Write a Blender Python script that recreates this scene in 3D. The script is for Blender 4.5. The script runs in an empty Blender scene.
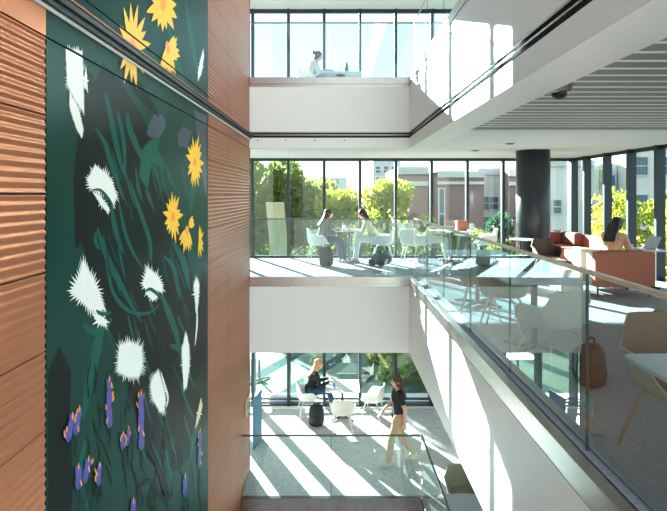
import bpy, bmesh, math, random
from mathutils import Vector, Matrix, Euler
R = math.radians
PI = math.pi
SC = bpy.context.scene
COL = SC.collection

# ------------------------------------------------------------ camera
F = 500.0
cam_d = bpy.data.cameras.new('camera'); cam = bpy.data.objects.new('camera', cam_d); COL.objects.link(cam)
cam.location = (0, 0, 1.58); cam.rotation_euler = (R(90), 0, 0)
cam_d.sensor_width = 36; cam_d.lens = 36 * F / 667
cam_d.shift_x = -0.0007; cam_d.shift_y = -61.5 / 667
cam_d.clip_start = .05; cam_d.clip_end = 600
SC.camera = cam
# ------------------------------------------------------------ world, sun, exposure
w = bpy.data.worlds.new('world'); SC.world = w; w.use_nodes = True
nt = w.node_tree; nt.nodes.clear()
sky = nt.nodes.new('ShaderNodeTexSky'); sky.sky_type = 'NISHITA'; sky.sun_disc = False
sky.sun_elevation = R(22); sky.sun_rotation = R(-28.7); sky.air_density = 1.0; sky.dust_density = .4; sky.ozone_density = 1.5
bg = nt.nodes.new('ShaderNodeBackground'); bg.inputs['Strength'].default_value = 0.74
wo = nt.nodes.new('ShaderNodeOutputWorld')
mxw = nt.nodes.new('ShaderNodeMix'); mxw.data_type = 'RGBA'; mxw.inputs[0].default_value = .85; mxw.inputs[7].default_value = (1.55, 1.62, 1.63, 1)
nt.links.new(sky.outputs[0], mxw.inputs[6]); nt.links.new(mxw.outputs[2], bg.inputs['Color']); nt.links.new(bg.outputs[0], wo.inputs[0])
sd = bpy.data.lights.new('sun', 'SUN'); sun = bpy.data.objects.new('sun', sd); COL.objects.link(sun)
sd.energy = 52.0; sd.angle = R(.5); sd.color = (1, .945, .86)
sun.rotation_euler = Vector((.548, -1, -.377)).to_track_quat('-Z', 'Y').to_euler()
sun.location = (-10, 25, 15)
vs = SC.view_settings; vs.view_transform = 'Standard'; vs.look = 'None'; vs.gamma = 1; vs.use_curve_mapping = False
vs.exposure = 0.5
SC.cycles.max_bounces = 10; SC.cycles.diffuse_bounces = 5; SC.cycles.transparent_max_bounces = 24
SC.cycles.glossy_bounces = 4
SC.cycles.caustics_reflective = False; SC.cycles.caustics_refractive = False

# ------------------------------------------------------------ materials
MATS = {}
def srgb(c):
    return tuple((x / 12.92 if x <= .04045 else ((x + .055) / 1.055) ** 2.4) for x in [v / 255 for v in c])
def mat(name, rgb, rough=.6, metal=0, noise=0, nscale=20, bump=0, bscale=60, spec=.5, alpha=1, sub=None):
    if name in MATS: return MATS[name]
    m = bpy.data.materials.new(name); m.use_nodes = True; nt = m.node_tree
    b = nt.nodes['Principled BSDF']; c = srgb(rgb)
    b.inputs['Base Color'].default_value = (*c, 1); b.inputs['Roughness'].default_value = rough
    b.inputs['Metallic'].default_value = metal; b.inputs['Specular IOR Level'].default_value = spec
    tc = nt.nodes.new('ShaderNodeTexCoord')
    n = nt.nodes.new('ShaderNodeTexNoise'); n.inputs['Scale'].default_value = nscale; n.inputs['Detail'].default_value = 4
    nt.links.new(tc.outputs['Object'], n.inputs['Vector'])
    mx = nt.nodes.new('ShaderNodeMix'); mx.data_type = 'RGBA'
    k = noise if noise else .03
    mx.inputs[6].default_value = (*[max(0, x * (1 - k)) for x in c], 1)
    mx.inputs[7].default_value = (*[min(1, x * (1 + k)) for x in c], 1)
    nt.links.new(n.outputs[0], mx.inputs[0]); nt.links.new(mx.outputs[2], b.inputs['Base Color'])
    if bump:
        bn = nt.nodes.new('ShaderNodeTexNoise'); bn.inputs['Scale'].default_value = bscale
        nt.links.new(tc.outputs['Object'], bn.inputs['Vector'])
        bp = nt.nodes.new('ShaderNodeBump'); bp.inputs['Strength'].default_value = bump; bp.inputs['Distance'].default_value = .01
        nt.links.new(bn.outputs[0], bp.inputs['Height']); nt.links.new(bp.outputs[0], b.inputs['Normal'])
    if sub: b.inputs['Subsurface Weight'].default_value = sub; b.inputs['Subsurface Radius'].default_value = (.02, .01, .005)
    MATS[name] = m; return m
def glass(name, tint, boost=1.6, add=0.0):
    m = bpy.data.materials.new(name); m.use_nodes = True; nt = m.node_tree; nt.nodes.clear()
    o = nt.nodes.new('ShaderNodeOutputMaterial'); t = nt.nodes.new('ShaderNodeBsdfTransparent'); g = nt.nodes.new('ShaderNodeBsdfGlossy')
    t.inputs[0].default_value = (*tint, 1); g.inputs['Roughness'].default_value = 0.0; g.inputs[0].default_value = (.97, 1, .98, 1)
    fr = nt.nodes.new('ShaderNodeFresnel'); fr.inputs[0].default_value = 1.5
    geo = nt.nodes.new('ShaderNodeNewGeometry')
    a = nt.nodes.new('ShaderNodeMath'); a.operation = 'MULTIPLY_ADD'; a.inputs[1].default_value = boost; a.inputs[2].default_value = add; a.use_clamp = True
    inv = nt.nodes.new('ShaderNodeMath'); inv.operation = 'SUBTRACT'; inv.inputs[0].default_value = 1
    mu = nt.nodes.new('ShaderNodeMath'); mu.operation = 'MULTIPLY'
    mx = nt.nodes.new('ShaderNodeMixShader')
    L = nt.links.new
    L(fr.outputs[0], a.inputs[0]); L(geo.outputs['Backfacing'], inv.inputs[1]); L(a.outputs[0], mu.inputs[0]); L(inv.outputs[0], mu.inputs[1])
    L(mu.outputs[0], mx.inputs[0]); L(t.outputs[0], mx.inputs[1]); L(g.outputs[0], mx.inputs[2]); L(mx.outputs[0], o.inputs[0])
    MATS[name] = m; return m

M_white = mat('white_paint', (232, 229, 223), .55)
M_fascia = mat('white_fascia', (236, 233, 227), .42)
M_ceil = mat('ceiling_white', (230, 227, 220), .7)
M_slat = mat('ceiling_slat_grey', (146, 141, 134), .6)
M_slatl = mat('ceiling_slat_edge', (246, 244, 238), .5)
M_steel = mat('brushed_steel', (172, 166, 160), .28, 1, .12, 9)
M_dark = mat('dark_bronze_frame', (44, 54, 58), .42, .3)
M_black = mat('black_gap', (20, 21, 22), .5)
M_copper = mat('copper_panel', (166, 96, 62), .38, .7, .10, 1.2)
M_glassr = glass('railing_glass', (.82, .935, .945), 1.9, .0)
M_glassw = glass('window_glass', (.79, .875, .905), 1.3)
M_cap = mat('railing_cap', (196, 178, 156), .35, .4)
M_capd = mat('railing_cap_steel', (90, 92, 84), .35, .8)
M_dkmetal = mat('dark_metal', (46, 48, 50), .45, .5)
M_lamp = mat('lamp_trim', (120, 118, 114), .4, .4)

# ------------------------------------------------------------ mesh helpers
class MB:
    def __init__(s): s.v = []; s.f = []; s.m = []
    def add(s, vs, fs, mi=0):
        o = len(s.v); s.v += [tuple(p) for p in vs]; s.f += [tuple(i + o for i in f) for f in fs]; s.m += [mi] * len(fs); return s
    def box(s, x0, x1, y0, y1, z0, z1, mi=0):
        v = [(x, y, z) for z in (z0, z1) for y in (y0, y1) for x in (x0, x1)]
        return s.add(v, [(0, 2, 3, 1), (4, 5, 7, 6), (0, 1, 5, 4), (2, 6, 7, 3), (0, 4, 6, 2), (1, 3, 7, 5)], mi)
    def tube(s, pts, r, n=10, mi=0, caps=True):
        pts = [Vector(p) for p in pts]; rs = r if isinstance(r, (list, tuple)) else [r] * len(pts)
        vs = []; k = len(pts); prev = None
        for i, p in enumerate(pts):
            d = (pts[min(i + 1, k - 1)] - pts[max(i - 1, 0)]).normalized()
            if prev is None:
                up = Vector((0, 0, 1)) if abs(d.z) < .95 else Vector((1, 0, 0)); a = d.cross(up).normalized()
            else:
                a = (prev - d * prev.dot(d)).normalized()
            prev = a; b = d.cross(a)
            for j in range(n):
                t = 2 * PI * j / n; vs.append(p + (a * math.cos(t) + b * math.sin(t)) * rs[i])
        fs = [(i * n + j, i * n + (j + 1) % n, (i + 1) * n + (j + 1) % n, (i + 1) * n + j) for i in range(k - 1) for j in range(n)]
        if caps: fs += [tuple(range(n - 1, -1, -1)), tuple((k - 1) * n + j for j in range(n))]
        return s.add(vs, fs, mi)
    def lathe(s, prof, c=(0, 0, 0), n=24, mi=0, sx=1, sy=1):
        vs = []; k = len(prof)
        for (r, z) in prof:
            for j in range(n):
                t = 2 * PI * j / n; vs.append((c[0] + r * sx * math.cos(t), c[1] + r * sy * math.sin(t), c[2] + z))
        fs = [(i * n + j, i * n + (j + 1) % n, (i + 1) * n + (j + 1) % n, (i + 1) * n + j) for i in range(k - 1) for j in range(n)]
        fs += [tuple(range(n - 1, -1, -1)), tuple((k - 1) * n + j for j in range(n))]
        return s.add(vs, fs, mi)
    def ell(s, c, r, n=14, m=9, mi=0, rot=None):
        c = Vector(c); vs = []
        for i in range(m + 1):
            p = -PI / 2 + PI * i / m
            for j in range(n):
                t = 2 * PI * j / n
                v = Vector((r[0] * math.cos(p) * math.cos(t), r[1] * math.cos(p) * math.sin(t), r[2] * math.sin(p)))
                if rot: v = rot @ v
                vs.append(c + v)
        fs = [(i * n + j, i * n + (j + 1) % n, (i + 1) * n + (j + 1) % n, (i + 1) * n + j) for i in range(m) for j in range(n)]
        return s.add(vs, fs, mi)
    def prism(s, poly, z0, z1, mi=0):
        n = len(poly); vs = [(x, y, z0) for x, y in poly] + [(x, y, z1) for x, y in poly]
        return s.add(vs, [tuple(range(n - 1, -1, -1)), tuple(range(n, 2 * n))] + [(i, (i + 1) % n, n + (i + 1) % n, n + i) for i in range(n)], mi)
    def build(s, name, mats, parent=None, smooth=False, bevel=0, loc=None):
        me = bpy.data.meshes.new(name); me.from_pydata(s.v, [], s.f); me.update()
        if not isinstance(mats, (list, tuple)): mats = [mats]
        for m in mats: me.materials.append(m)
        if len(mats) > 1: me.polygons.foreach_set('material_index', s.m)
        if smooth: me.polygons.foreach_set('use_smooth', [True] * len(me.polygons))
        bm = bmesh.new(); bm.from_mesh(me); bmesh.ops.recalc_face_normals(bm, faces=bm.faces) if not getattr(s, 'keep', 0) else None
        bm.to_mesh(me); bm.free()
        o = bpy.data.objects.new(name, me); COL.objects.link(o)
        if parent: o.parent = parent
        if loc: o.location = loc
        if bevel:
            b = o.modifiers.new('bevel', 'BEVEL'); b.width = bevel; b.segments = 3; b.limit_method = 'ANGLE'
        return o
def tag(o, label=None, cat=None, group=None, kind=None):
    if label: o['label'] = label
    if cat: o['category'] = cat
    if group: o['group'] = group
    if kind: o['kind'] = kind
    return o
def empty(name, loc, rz=0):
    o = bpy.data.objects.new(name, None); o.empty_display_size = .1; COL.objects.link(o); o.location = loc; o.rotation_euler = (0, 0, rz); return o
def copy_tree(o, parent=None):
    c = o.copy(); COL.objects.link(c)
    if parent: c.parent = parent
    for ch in [x for x in bpy.data.objects if x.parent == o]: copy_tree(ch, c)
    return c
def struct(o, label=None):
    o['kind'] = 'structure'
    if label: o['label'] = label
    return o

# ============================================================ STRUCTURE
ZU, ZM, ZL = 3.74, 0.0, -3.70        # the three floors
YE = 9.52                            # back edge of the void
XE = 1.43                            # right side of the void
YW = 12.45                           # window wall
XS = 5.86                            # side window wall
XL = -1.61                           # copper wall
XFAR = -5.5

def floor_mat(name, base, speck, dark, scale):
    m = bpy.data.materials.new(name); m.use_nodes = True; nt = m.node_tree; b = nt.nodes['Principled BSDF']
    tc = nt.nodes.new('ShaderNodeTexCoord'); v = nt.nodes.new('ShaderNodeTexVoronoi'); v.inputs['Scale'].default_value = scale
    r = nt.nodes.new('ShaderNodeValToRGB'); r.color_ramp.elements[0].position = .0; r.color_ramp.elements[0].color = (*srgb(dark), 1)
    r.color_ramp.elements[1].position = 1; r.color_ramp.elements[1].color = (*srgb(speck), 1)
    e = r.color_ramp.elements.new(.28); e.color = (*srgb(base), 1); e = r.color_ramp.elements.new(.8); e.color = (*srgb(base), 1)
    nt.links.new(tc.outputs['Object'], v.inputs['Vector']); nt.links.new(v.outputs['Color'], r.inputs[0]); nt.links.new(r.outputs[0], b.inputs['Base Color'])
    b.inputs['Roughness'].default_value = .42
    return m
M_terr = floor_mat('terrazzo_floor', (186, 186, 182), (226, 224, 216), (140, 138, 132), 26)
M_carpet = floor_mat('grey_carpet', (146, 148, 152), (176, 178, 182), (120, 122, 126), 70)
M_carpet.node_tree.nodes['Principled BSDF'].inputs['Roughness'].default_value = .9

def slab_level(name, z, top_m, under_z, xfar=XFAR, y0=-1.5):
    f = MB()
    f.box(XE + .08, XS + .3, y0, YW + .12, z - .06, z); f.box(xfar, XE + .08, YE + .08, YW + .12, z - .06, z)
    struct(f.build('floor' if name == 'middle' else 'floor_' + name, top_m))
slab_level('upper', ZU, M_carpet, 0)
slab_level('middle', ZM, M_carpet, 0)
f = MB()
YEL = 8.68
f.box(1.52 + .08, XS + .3, 3.0, YEL + .08, ZL - .06, ZL); f.box(xfar := XFAR, XS + .3, YEL + .08, YW + .12, ZL - .06, ZL)
struct(f.build('floor_lower', M_terr))

# fascias (solid edges of the slabs)
def fascia(z_top, z_bot, tag_n):
    m = MB()
    m.box(XE, XE + .12, -1.5, YE, z_bot, z_top); m.box(XL + .0, XE + .12, YE, YE + .12, z_bot, z_top)
    return struct(m.build('wall_' + tag_n, M_fascia))
fascia(-.185, -1.445, 'middle_slab_edge')
fascia(ZU - .125, 2.765, 'upper_slab_edge')
m = MB()   # lower white beam under the shadow groove + soffit band
m.box(XE, XE + .42, -1.5, YE, 2.45, 2.65); m.box(XL, XE + .42, YE, YE + .42, 2.45, 2.65)
struct(m.build('wall_upper_beam', M_fascia))
m = MB(); m.box(XE + .05, XE + .3, -1.5, YE + .05, 2.65, 2.765); m.box(XL, XE + .3, YE + .05, YE + .3, 2.65, 2.765)
struct(m.build('trim_groove', M_dkmetal))
m = MB()
for z in (2.752, 2.700):
    m.box(XE + .004, XE + .05, -1.5, YE + .004, z, z + .013); m.box(XL, XE + .05, YE + .004, YE + .05, z, z + .013)
struct(m.build('trim_groove_lip', M_steel))
m = MB()      # spandrels closing the slab cavities at the outer walls
for z0, z1 in ((-1.30, 0.0), (2.46, 3.74), (6.15, 7.5)):
    m.box(XFAR, XS + .3, YW + .02, YW + .14, z0, z1); m.box(XS + .18, XS + .3, -1.5, YW + .14, z0, z1)
struct(m.build('wall_spandrel', M_dark))
# third slab (top)
m = MB()
m.box(XE, XE + .12, -1.5, YE, 6.3, 7.5); m.box(XL, XE + .12, YE, YE + .12, 6.3, 7.5)
struct(m.build('wall_top_slab_edge', M_fascia))
# steel caps + glass channels
def cap(z, n, xe=XE, ye=YE, y0=-1.5, xl=XL, glass_x=None):
    m = MB()
    prof = [(.07, 0), (.07, -.012), (.045, -.018), (.04, -.125), (.015, -.135), (.015, -.185), (-.03, -.185), (-.03, 0)]  # unused outline order kept simple
    # side run: X measured from void side
    x = xe - .005
    m.box(x, x + .10, y0, ye, z - .13, z); m.box(x + .01, x + .10, y0, ye, z - .2, z - .13)
    m.box(x + .16, x + .19, y0, ye, z - .03, z + .004)
    yb = ye - .005
    m.box(xl, x + .10, yb, yb + .10, z - .13, z); m.box(xl, x + .10, yb + .01, yb + .10, z - .2, z - .13)
    m.box(xl, x + .19, yb + .16, yb + .19, z - .03, z + .004)
    struct(m.build('trim_steel_cap', M_steel, bevel=.004))
    g = MB(); g.box(x + .10, x + .16, y0, ye + .1, z - .2, z - .02); g.box(xl, x + .16, yb + .10, yb + .16, z - .2, z - .02)
    struct(g.build('trim_glass_channel', M_black))
cap(ZM, 'm'); cap(ZU + .065, 'u')
# lower level edge
m = MB()
for (a, b, z0, z1, d) in ((0, 0, -.13, 0, 0), (0, 0, -.55, -.13, .012)):
    m.box(XL, 1.62, YEL - .005 + d, YEL + .08, ZL + z0, ZL + z1); m.box(1.515 + d, 1.62, 3.0, YEL, ZL + z0, ZL + z1)
struct(m.build('trim_lower_steel_cap', mat('dark_steel', (96, 94, 92), .3, 1, .3, 6), bevel=.004))
m = MB(); m.box(XL, 1.62, YEL + .03, YEL + .5, ZL - 1.2, ZL - .5); m.box(1.54, 1.8, 3, YEL, ZL - 1.2, ZL - .5)
struct(m.build('wall_lower_slab_edge', M_fascia))

# ceilings
m = MB(); m.box(XFAR, XS + .3, YE + .42, YW + .12, 2.47, 2.50); m.box(XE + .40, XS + .3, 7.0, YE + .45, 2.47, 2.50); m.box(5.2, XS + .3, -1.5, 7.0, 2.47, 2.5)
m.box(XE + .40, XS + .3, -1.5, 7.2, 2.56, 2.66)
struct(m.build('ceiling', M_ceil))
m = MB(); m.box(XFAR, XS + .3, YE + .12, YW + .12, -1.30, -1.27); m.box(XE + .12, XS + .3, -1.5, YE + .12, -1.30, -1.27)
struct(m.build('ceiling_lower', M_ceil))
m = MB(); m.box(XFAR, XS + .3, YE + .05, YW + .12, 6.17, 6.22); m.box(XE, XS + .3, -1.5, YE + .05, 6.17, 6.22)
struct(m.build('ceiling_upper', M_ceil))
# slatted ceiling: planks with pale edges
m = MB()
y = 0.1
while y < 7.0:
    m.box(XE + .42, 5.2, y, y + .18, 2.50, 2.56, 0)
    m.box(XE + .42, 5.2, y + .18, y + .21, 2.494, 2.56, 1)
    y += .21
struct(m.build('ceiling_slats', [M_slat, M_slatl]))

# copper wall ----------------------------------------------------------
YA, YB, YEND = 2.80, 6.40, 9.60
JO = [-4.6, -4.14, -3.70, -3.26, -2.82, -2.38, -1.94, -1.50, -1.06, -.62, -.18, .26, .70, 1.14, 1.58, 2.02, 2.46, 2.84, 3.26, 3.70, 4.14, 4.58, 5.02, 5.46, 5.9, 6.34, 6.78, 7.2]
wl = MB(); wl.box(XL - .25, XL - .025, -1.0, YEND, -4.6, 7.2); wl.box(XL - .03, XL, YEND - .03, YEND, -4.6, 7.2)
wall_left = struct(wl.build('wall_left', M_black))
def rib_panel(y0, y1, z0, z1, flat):
    g = .005; z0 += g; z1 -= g; y0 += g; y1 -= g
    rows = []
    if flat: rows = [(z0, 0), (z1, 0)]
    else:
        n = 8; k = 8
        for i in range(n * k + 1):
            z = z0 + (z1 - z0) * i / (n * k); rows.append((z, -.0042 + .0042 * math.cos(2 * PI * i / k)))
    m = MB(); vs = []
    vs.append((XL - .024, y0, z0)); vs.append((XL - .024, y1, z0))
    for z, d in rows: vs += [(XL + d, y0, z), (XL + d, y1, z)]
    vs.append((XL - .024, y0, z1)); vs.append((XL - .024, y1, z1))
    fs = [(2 * i, 2 * i + 2, 2 * i + 3, 2 * i + 1) for i in range(len(vs) // 2 - 1)]
    m.add(vs, fs); o = m.build('wall_panel', M_copper, wall_left, smooth=not flat)
    if not flat:
        pass
    return o
for (y0, y1) in ((-1.0, .8), (.8, YA), (YB, 7.58), (7.58, YEND - .03)):
    for z0, z1 in zip(JO[:-1], JO[1:]):
        flat = (2.4 < z0 < 2.8)
        rib_panel(y0, y1, z0, z1, flat)
# rail track running along the copper wall at groove height
m = MB()
m.box(XL, XL + .02, -1, YEND, 2.615, 2.632, 0)          # white lip
m.box(XL, XL + .045, -1, YEND, 2.632, 2.665, 1)
m.box(XL, XL + .07, -1, YEND, 2.668, 2.70, 2)
m.box(XL, XL + .05, -1, YEND, 2.70, 2.72, 1)
m.box(XL, XL + .06, -1, YEND, 2.72, 2.735, 3)
struct(m.build('trim_wall_track', [M_white, M_black, M_dkmetal, M_copper], bevel=.003))

# window walls ------------------------------------------------------------
def mull(m, x, y, z0, z1, wx, wy, mi=0): m.box(x - wx / 2, x + wx / 2, y - wy / 2, y + wy / 2, z0, z1, mi)
XM = [-5.57 + .888 * i for i in range(0, 13)]   # mullion centres, -2.018 at i=4
lev = [(ZL, -1.28, 'lower'), (ZM, 2.47, 'middle'), (ZU, 6.17, 'upper')]
for wi, (z0, z1, nm) in enumerate(lev):
    h = z1 - (.05 if nm != 'upper' else .06)
    fr = MB()
    for x in XM:
        if x < XS: fr.box(x - .035, x + .035, YW - .07, YW + (.27 if nm == 'lower' else .05), z0, z1)
    fr.box(XFAR, XS, YW - .04, YW + .06, z0, z0 + .05); fr.box(XFAR, XS, YW - .04, YW + .06, h - .02, z1)
    if nm == 'lower': fr.box(XFAR, XS, YW - .02, YW + .04, z0 + .16, z0 + .20)
    fo = struct(fr.build('window_%d' % (wi + 1), M_dark))
    gl = MB(); gl.box(XFAR, XS, YW + .0, YW + .012, z0 + .04, h); g = gl.build('glass_pane', M_glassw, fo)
    # side wall
    fr = MB(); y = YW - .05; k = 0
    ys = [11.75 - .875 * i for i in range(0, 15)]
    for y in ys:
        fr.box(XS - .0, XS + .17, y - .035, y + .035, z0, z1)
    fr.box(XS, XS + .17, YW - .1, YW + .12, z0, z1)
    fr.box(XS + .08, XS + .17, -1.5, YW, z0, z0 + .05); fr.box(XS + .08, XS + .17, -1.5, YW, h - .02, z1)
    fo = struct(fr.build('window_%d' % (wi + 4), M_dark))
    gl = MB(); gl.box(XS + .12, XS + .132, -1.5, YW, z0 + .04, h); gl.build('glass_pane', M_glassw, fo)
# white reveal at lower window foot
m = MB(); m.box(XFAR, XS, YW - .16, YW - .04, ZL, ZL + .02); m.box(XL - 3, XS, YW + .1, YW + .6, ZL - .1, ZL + .08)
struct(m.build('trim_window_sill', M_white))
# column
m = MB(); m.lathe([(.33, ZM), (.33, 2.47)], (4.08, 10.25, 0), 40)
for o_ in (m,): pass
c = m.build('wall_column', mat('column_charcoal', (48, 54, 58), .38, .2), smooth=False)
for p in c.data.polygons: p.use_smooth = len(p.vertices) == 4
struct(c)
m = MB(); m.lathe([(.33, ZL), (.33, -1.27)], (4.08, 10.25, 0), 40); c2 = m.build('wall_column_lower', MATS['column_charcoal']); struct(c2)

# glass balustrades ----------------------------------------------------------
def balustrade(name, label, segs, z0, z1, capm, capw=.026, cap_h=.02):
    e = empty(name, (segs[0][0], segs[0][1], z0)); tag(e, label, 'glass railing')
    e.location = (0, 0, 0)
    for (x0, y0, x1, y1) in segs:
        m = MB()
        if abs(x1 - x0) < 1e-6: m.box(x0 - .008, x0 + .008, y0 + .006, y1 - .006, z0, z1)
        else: m.box(x0 + .006, x1 - .006, y0 - .008, y0 + .008, z0, z1)
        m.build('glass_panel', M_glassr, e)
        for (qx, qy) in ((x0, y0), (x1, y1)):
            if abs(qx - XL) < .01 or qy < -1 or abs(qy - YE - .125) < .01 or (qx > 1.4 and abs(x1 - x0) > 1e-6): continue
            q = MB()
            if abs(x1 - x0) < 1e-6: s_ = 1 if qy == y0 else -1; q.box(x0 - .0085, x0 + .0085, min(qy + s_ * .001, qy + s_ * .0035), max(qy + s_ * .001, qy + s_ * .0035), z0, z1)
            else: s_ = 1 if qx == x0 else -1; q.box(min(qx + s_ * .001, qx + s_ * .006), max(qx + s_ * .001, qx + s_ * .006), y0 - .0085, y0 + .0085, z0, z1)
            q.build('glass_edge', mat('glass_edge_green', (34, 76, 76), .2), e)
    return e
YS = [-1.5, .4, 1.73, 3.08, 4.43, 5.71, 7.1, 8.35, YE + .125]
gx = XE + .13
b1 = balustrade('glass_railing', 'glass railing with pale handrail along the right side of the void', [(gx, a, gx, b) for a, b in zip(YS[:-1], YS[1:])], -.15, 1.09, M_cap)
m = MB(); m.box(gx - .02, gx + .02, -1.5, YE + .14, 1.09, 1.115); m.build('handrail', M_cap, b1, bevel=.004)
b2 = balustrade('glass_railing', 'glass railing across the far end of the void on the middle floor', [(a, YE + .125, b, YE + .125) for a, b in ((XL, -.1), (-.1, gx - .02))], -.15, 1.09, M_cap)
m = MB(); m.box(XL, gx - .02, YE + .11, YE + .14, 1.09, 1.11); m.build('handrail', M_capd, b2)
b3 = balustrade('glass_railing', 'glass railing of the top floor across the far end, against the sky', [(a, YE + .125, b, YE + .125) for a, b in ((XL, -.1), (-.1, gx - .02))], ZU - .15, ZU + 1.13, M_cap)
m = MB(); m.box(XL, gx - .02, YE + .11, YE + .14, ZU + 1.13, ZU + 1.15); m.build('handrail', M_capd, b3)
b4 = balustrade('glass_railing', 'glass railing of the top floor above the right white slab edge', [(gx, a, gx, b) for a, b in zip(YS[:-1], YS[1:])], ZU - .15, ZU + 1.13, M_cap)
m = MB(); m.box(gx - .015, gx + .015, -1.5, YE + .14, ZU + 1.13, ZU + 1.15); m.build('handrail', M_cap, b4)
yl = YEL + .03
b5 = balustrade('glass_railing', 'glass railing on the lowest floor in front of the walking woman', [(XL, yl, -.05, yl), (-.05, yl, 1.50, yl)], ZL - .3, ZL + 1.06, M_cap)
m = MB(); m.box(XL, 1.5, yl - .014, yl + .014, ZL + 1.06, ZL + 1.085); m.build('handrail', M_capd, b5)
b6 = balustrade('glass_railing', 'glass railing on the lowest floor running beside the grey table', [(1.53, 3.0, 1.53, 5.6), (1.53, 5.6, 1.53, yl + .014)], ZL - .3, ZL + 1.06, M_cap)
m = MB(); m.box(1.516, 1.544, 3.0, yl + .014, ZL + 1.06, ZL + 1.085); m.build('handrail', M_capd, b6)

# ============================================================ MURAL
rnd = random.Random(5)
MU = [mat('mural_green', (8, 56, 48), .38, 0, .25, 2.2, spec=.07), mat('mural_dark', (5, 15, 16), .38, 0, .15, 3, spec=.07), mat('mural_teal', (8, 82, 70), .38, 0, .15, 3, spec=.07),
      mat('mural_white', (236, 236, 232), .4, 0, .05, 20), mat('mural_yellow', (250, 188, 20), .45, 0, .06, 20), mat('mural_orange', (246, 142, 28), .45),
      mat('mural_violet', (66, 56, 150), .45, 0, .1, 20), mat('mural_navy', (18, 36, 64), .38, 0, .1, 5), mat('mural_deep_green', (7, 38, 33), .38, 0, .2, 2), mat('mural_cream', (206, 204, 160), .35)]
GRN, DRK, TEA, WHT, YEL, ORA, VIO, NAV, DGR, CRM = range(10)
def ear(poly):
    from mathutils.geometry import tessellate_polygon
    return tessellate_polygon([[Vector((a, b, 0)) for a, b in poly]])
def m_range(mb, z0, z1):
    mb.box(XL - .022, XL - .004, YA + .006, YB - .006, z0 + .006, z1 - .006, GRN)
def wallpt(x, y):
    k = -XL / (334 - x)
    return (F * k, 1.58 + (194 - y) * k)
LAY = [0]
def shape(mb, poly, mi, zlo, zhi):
    LAY[0] += 1; off = XL - .0039 + .000007 * LAY[0]
    pts = [wallpt(*p) for p in poly]
    y0, y1, z0, z1 = YA + .008, YB - .008, zlo + .008, zhi - .008
    # clip to the panel rectangle
    for ax, lim, sg in ((0, y0, 1), (0, y1, -1), (1, z0, 1), (1, z1, -1)):
        out = []
        for i in range(len(pts)):
            a, b = pts[i - 1], pts[i]; ia = (a[ax] - lim) * sg >= 0; ib = (b[ax] - lim) * sg >= 0
            if ia != ib:
                t = (lim - a[ax]) / (b[ax] - a[ax]); out.append(tuple(a[q] + t * (b[q] - a[q]) for q in (0, 1)))
            if ib: out.append(b)
        pts = out
        if len(pts) < 3: return
    tr = ear(pts)
    mb.add([(off, p[0], p[1]) for p in pts], tr, mi)
def stroke(pts, w):
    """tapered brush stroke through px points"""
    n = 14; P = [Vector((*p, 0)) for p in pts]; S = []
    k = len(P) - 1
    for i in range(n + 1):
        t = i / n * k; j = min(int(t), k - 1); u = t - j
        p0, p1, p2, p3 = P[max(j - 1, 0)], P[j], P[j + 1], P[min(j + 2, k)]
        S.append(.5 * ((2 * p1) + (-p0 + p2) * u + (2 * p0 - 5 * p1 + 4 * p2 - p3) * u * u + (-p0 + 3 * p1 - 3 * p2 + p3) * u ** 3))
    L_, R_ = [], []
    for i, s in enumerate(S):
        d = (S[min(i + 1, n)] - S[max(i - 1, 0)]).normalized(); nn = Vector((-d.y, d.x, 0)) * w * math.sin(PI * min(.97, (i / n) * .93 + .05)) ** .8
        L_.append((s.x + nn.x, s.y + nn.y)); R_.append((s.x - nn.x, s.y - nn.y))
    return L_ + R_[::-1]
def spiky(pts, ln, seed=1, dens=2.2, out=None):
    r = random.Random(seed); cx = sum(p[0] for p in pts) / len(pts); cy = sum(p[1] for p in pts) / len(pts); res = []
    for i in range(len(pts)):
        a, b = pts[i], pts[(i + 1) % len(pts)]; L = math.hypot((b[0] - a[0]) * 1.5, b[1] - a[1]); n = max(1, int(L / dens))
        for k in range(n):
            t = k / n; x, y = a[0] + (b[0] - a[0]) * t, a[1] + (b[1] - a[1]) * t; res.append((x, y))
            t = (k + .5) / n; x, y = a[0] + (b[0] - a[0]) * t, a[1] + (b[1] - a[1]) * t
            dx, dy = x - cx, y - cy; q = math.hypot(dx, dy) + .01; l = ln * r.uniform(.4, 1.5)
            res.append((x + dx / q * l * .62, y + dy / q * l))
    return res
def petal(c, ang, l, w, sx=.55):
    n = 6; a = []; d = (math.cos(ang) * sx, -math.sin(ang)); nn = (math.sin(ang) * sx, math.cos(ang))
    out = []
    for sgn in (1, -1):
        row = [(c[0] + d[0] * l * t + sgn * nn[0] * w * math.sin(PI * (t * .86 + .12)), c[1] + d[1] * l * t + sgn * nn[1] * w * math.sin(PI * (t * .86 + .12))) for t in [i / n for i in range(n + 1)]]
        out += row if sgn == 1 else row[::-1]
    return out
mural = empty('wall_mural', (0, 0, 0)); tag(mural, 'tall floral mural of white and yellow flowers on dark green, set in the copper wall', 'mural')
mpan = {}
ZP = [(-4.6, 2.46), (2.46, 2.84), (2.84, 7.2)]
mbs = [MB() for _ in ZP]
for mb, (a, b) in zip(mbs, ZP): m_range(mb, a, b)
def paint(poly, mi):
    for mb, (a, b) in zip(mbs, ZP): shape(mb, poly, mi, a, b)
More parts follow.
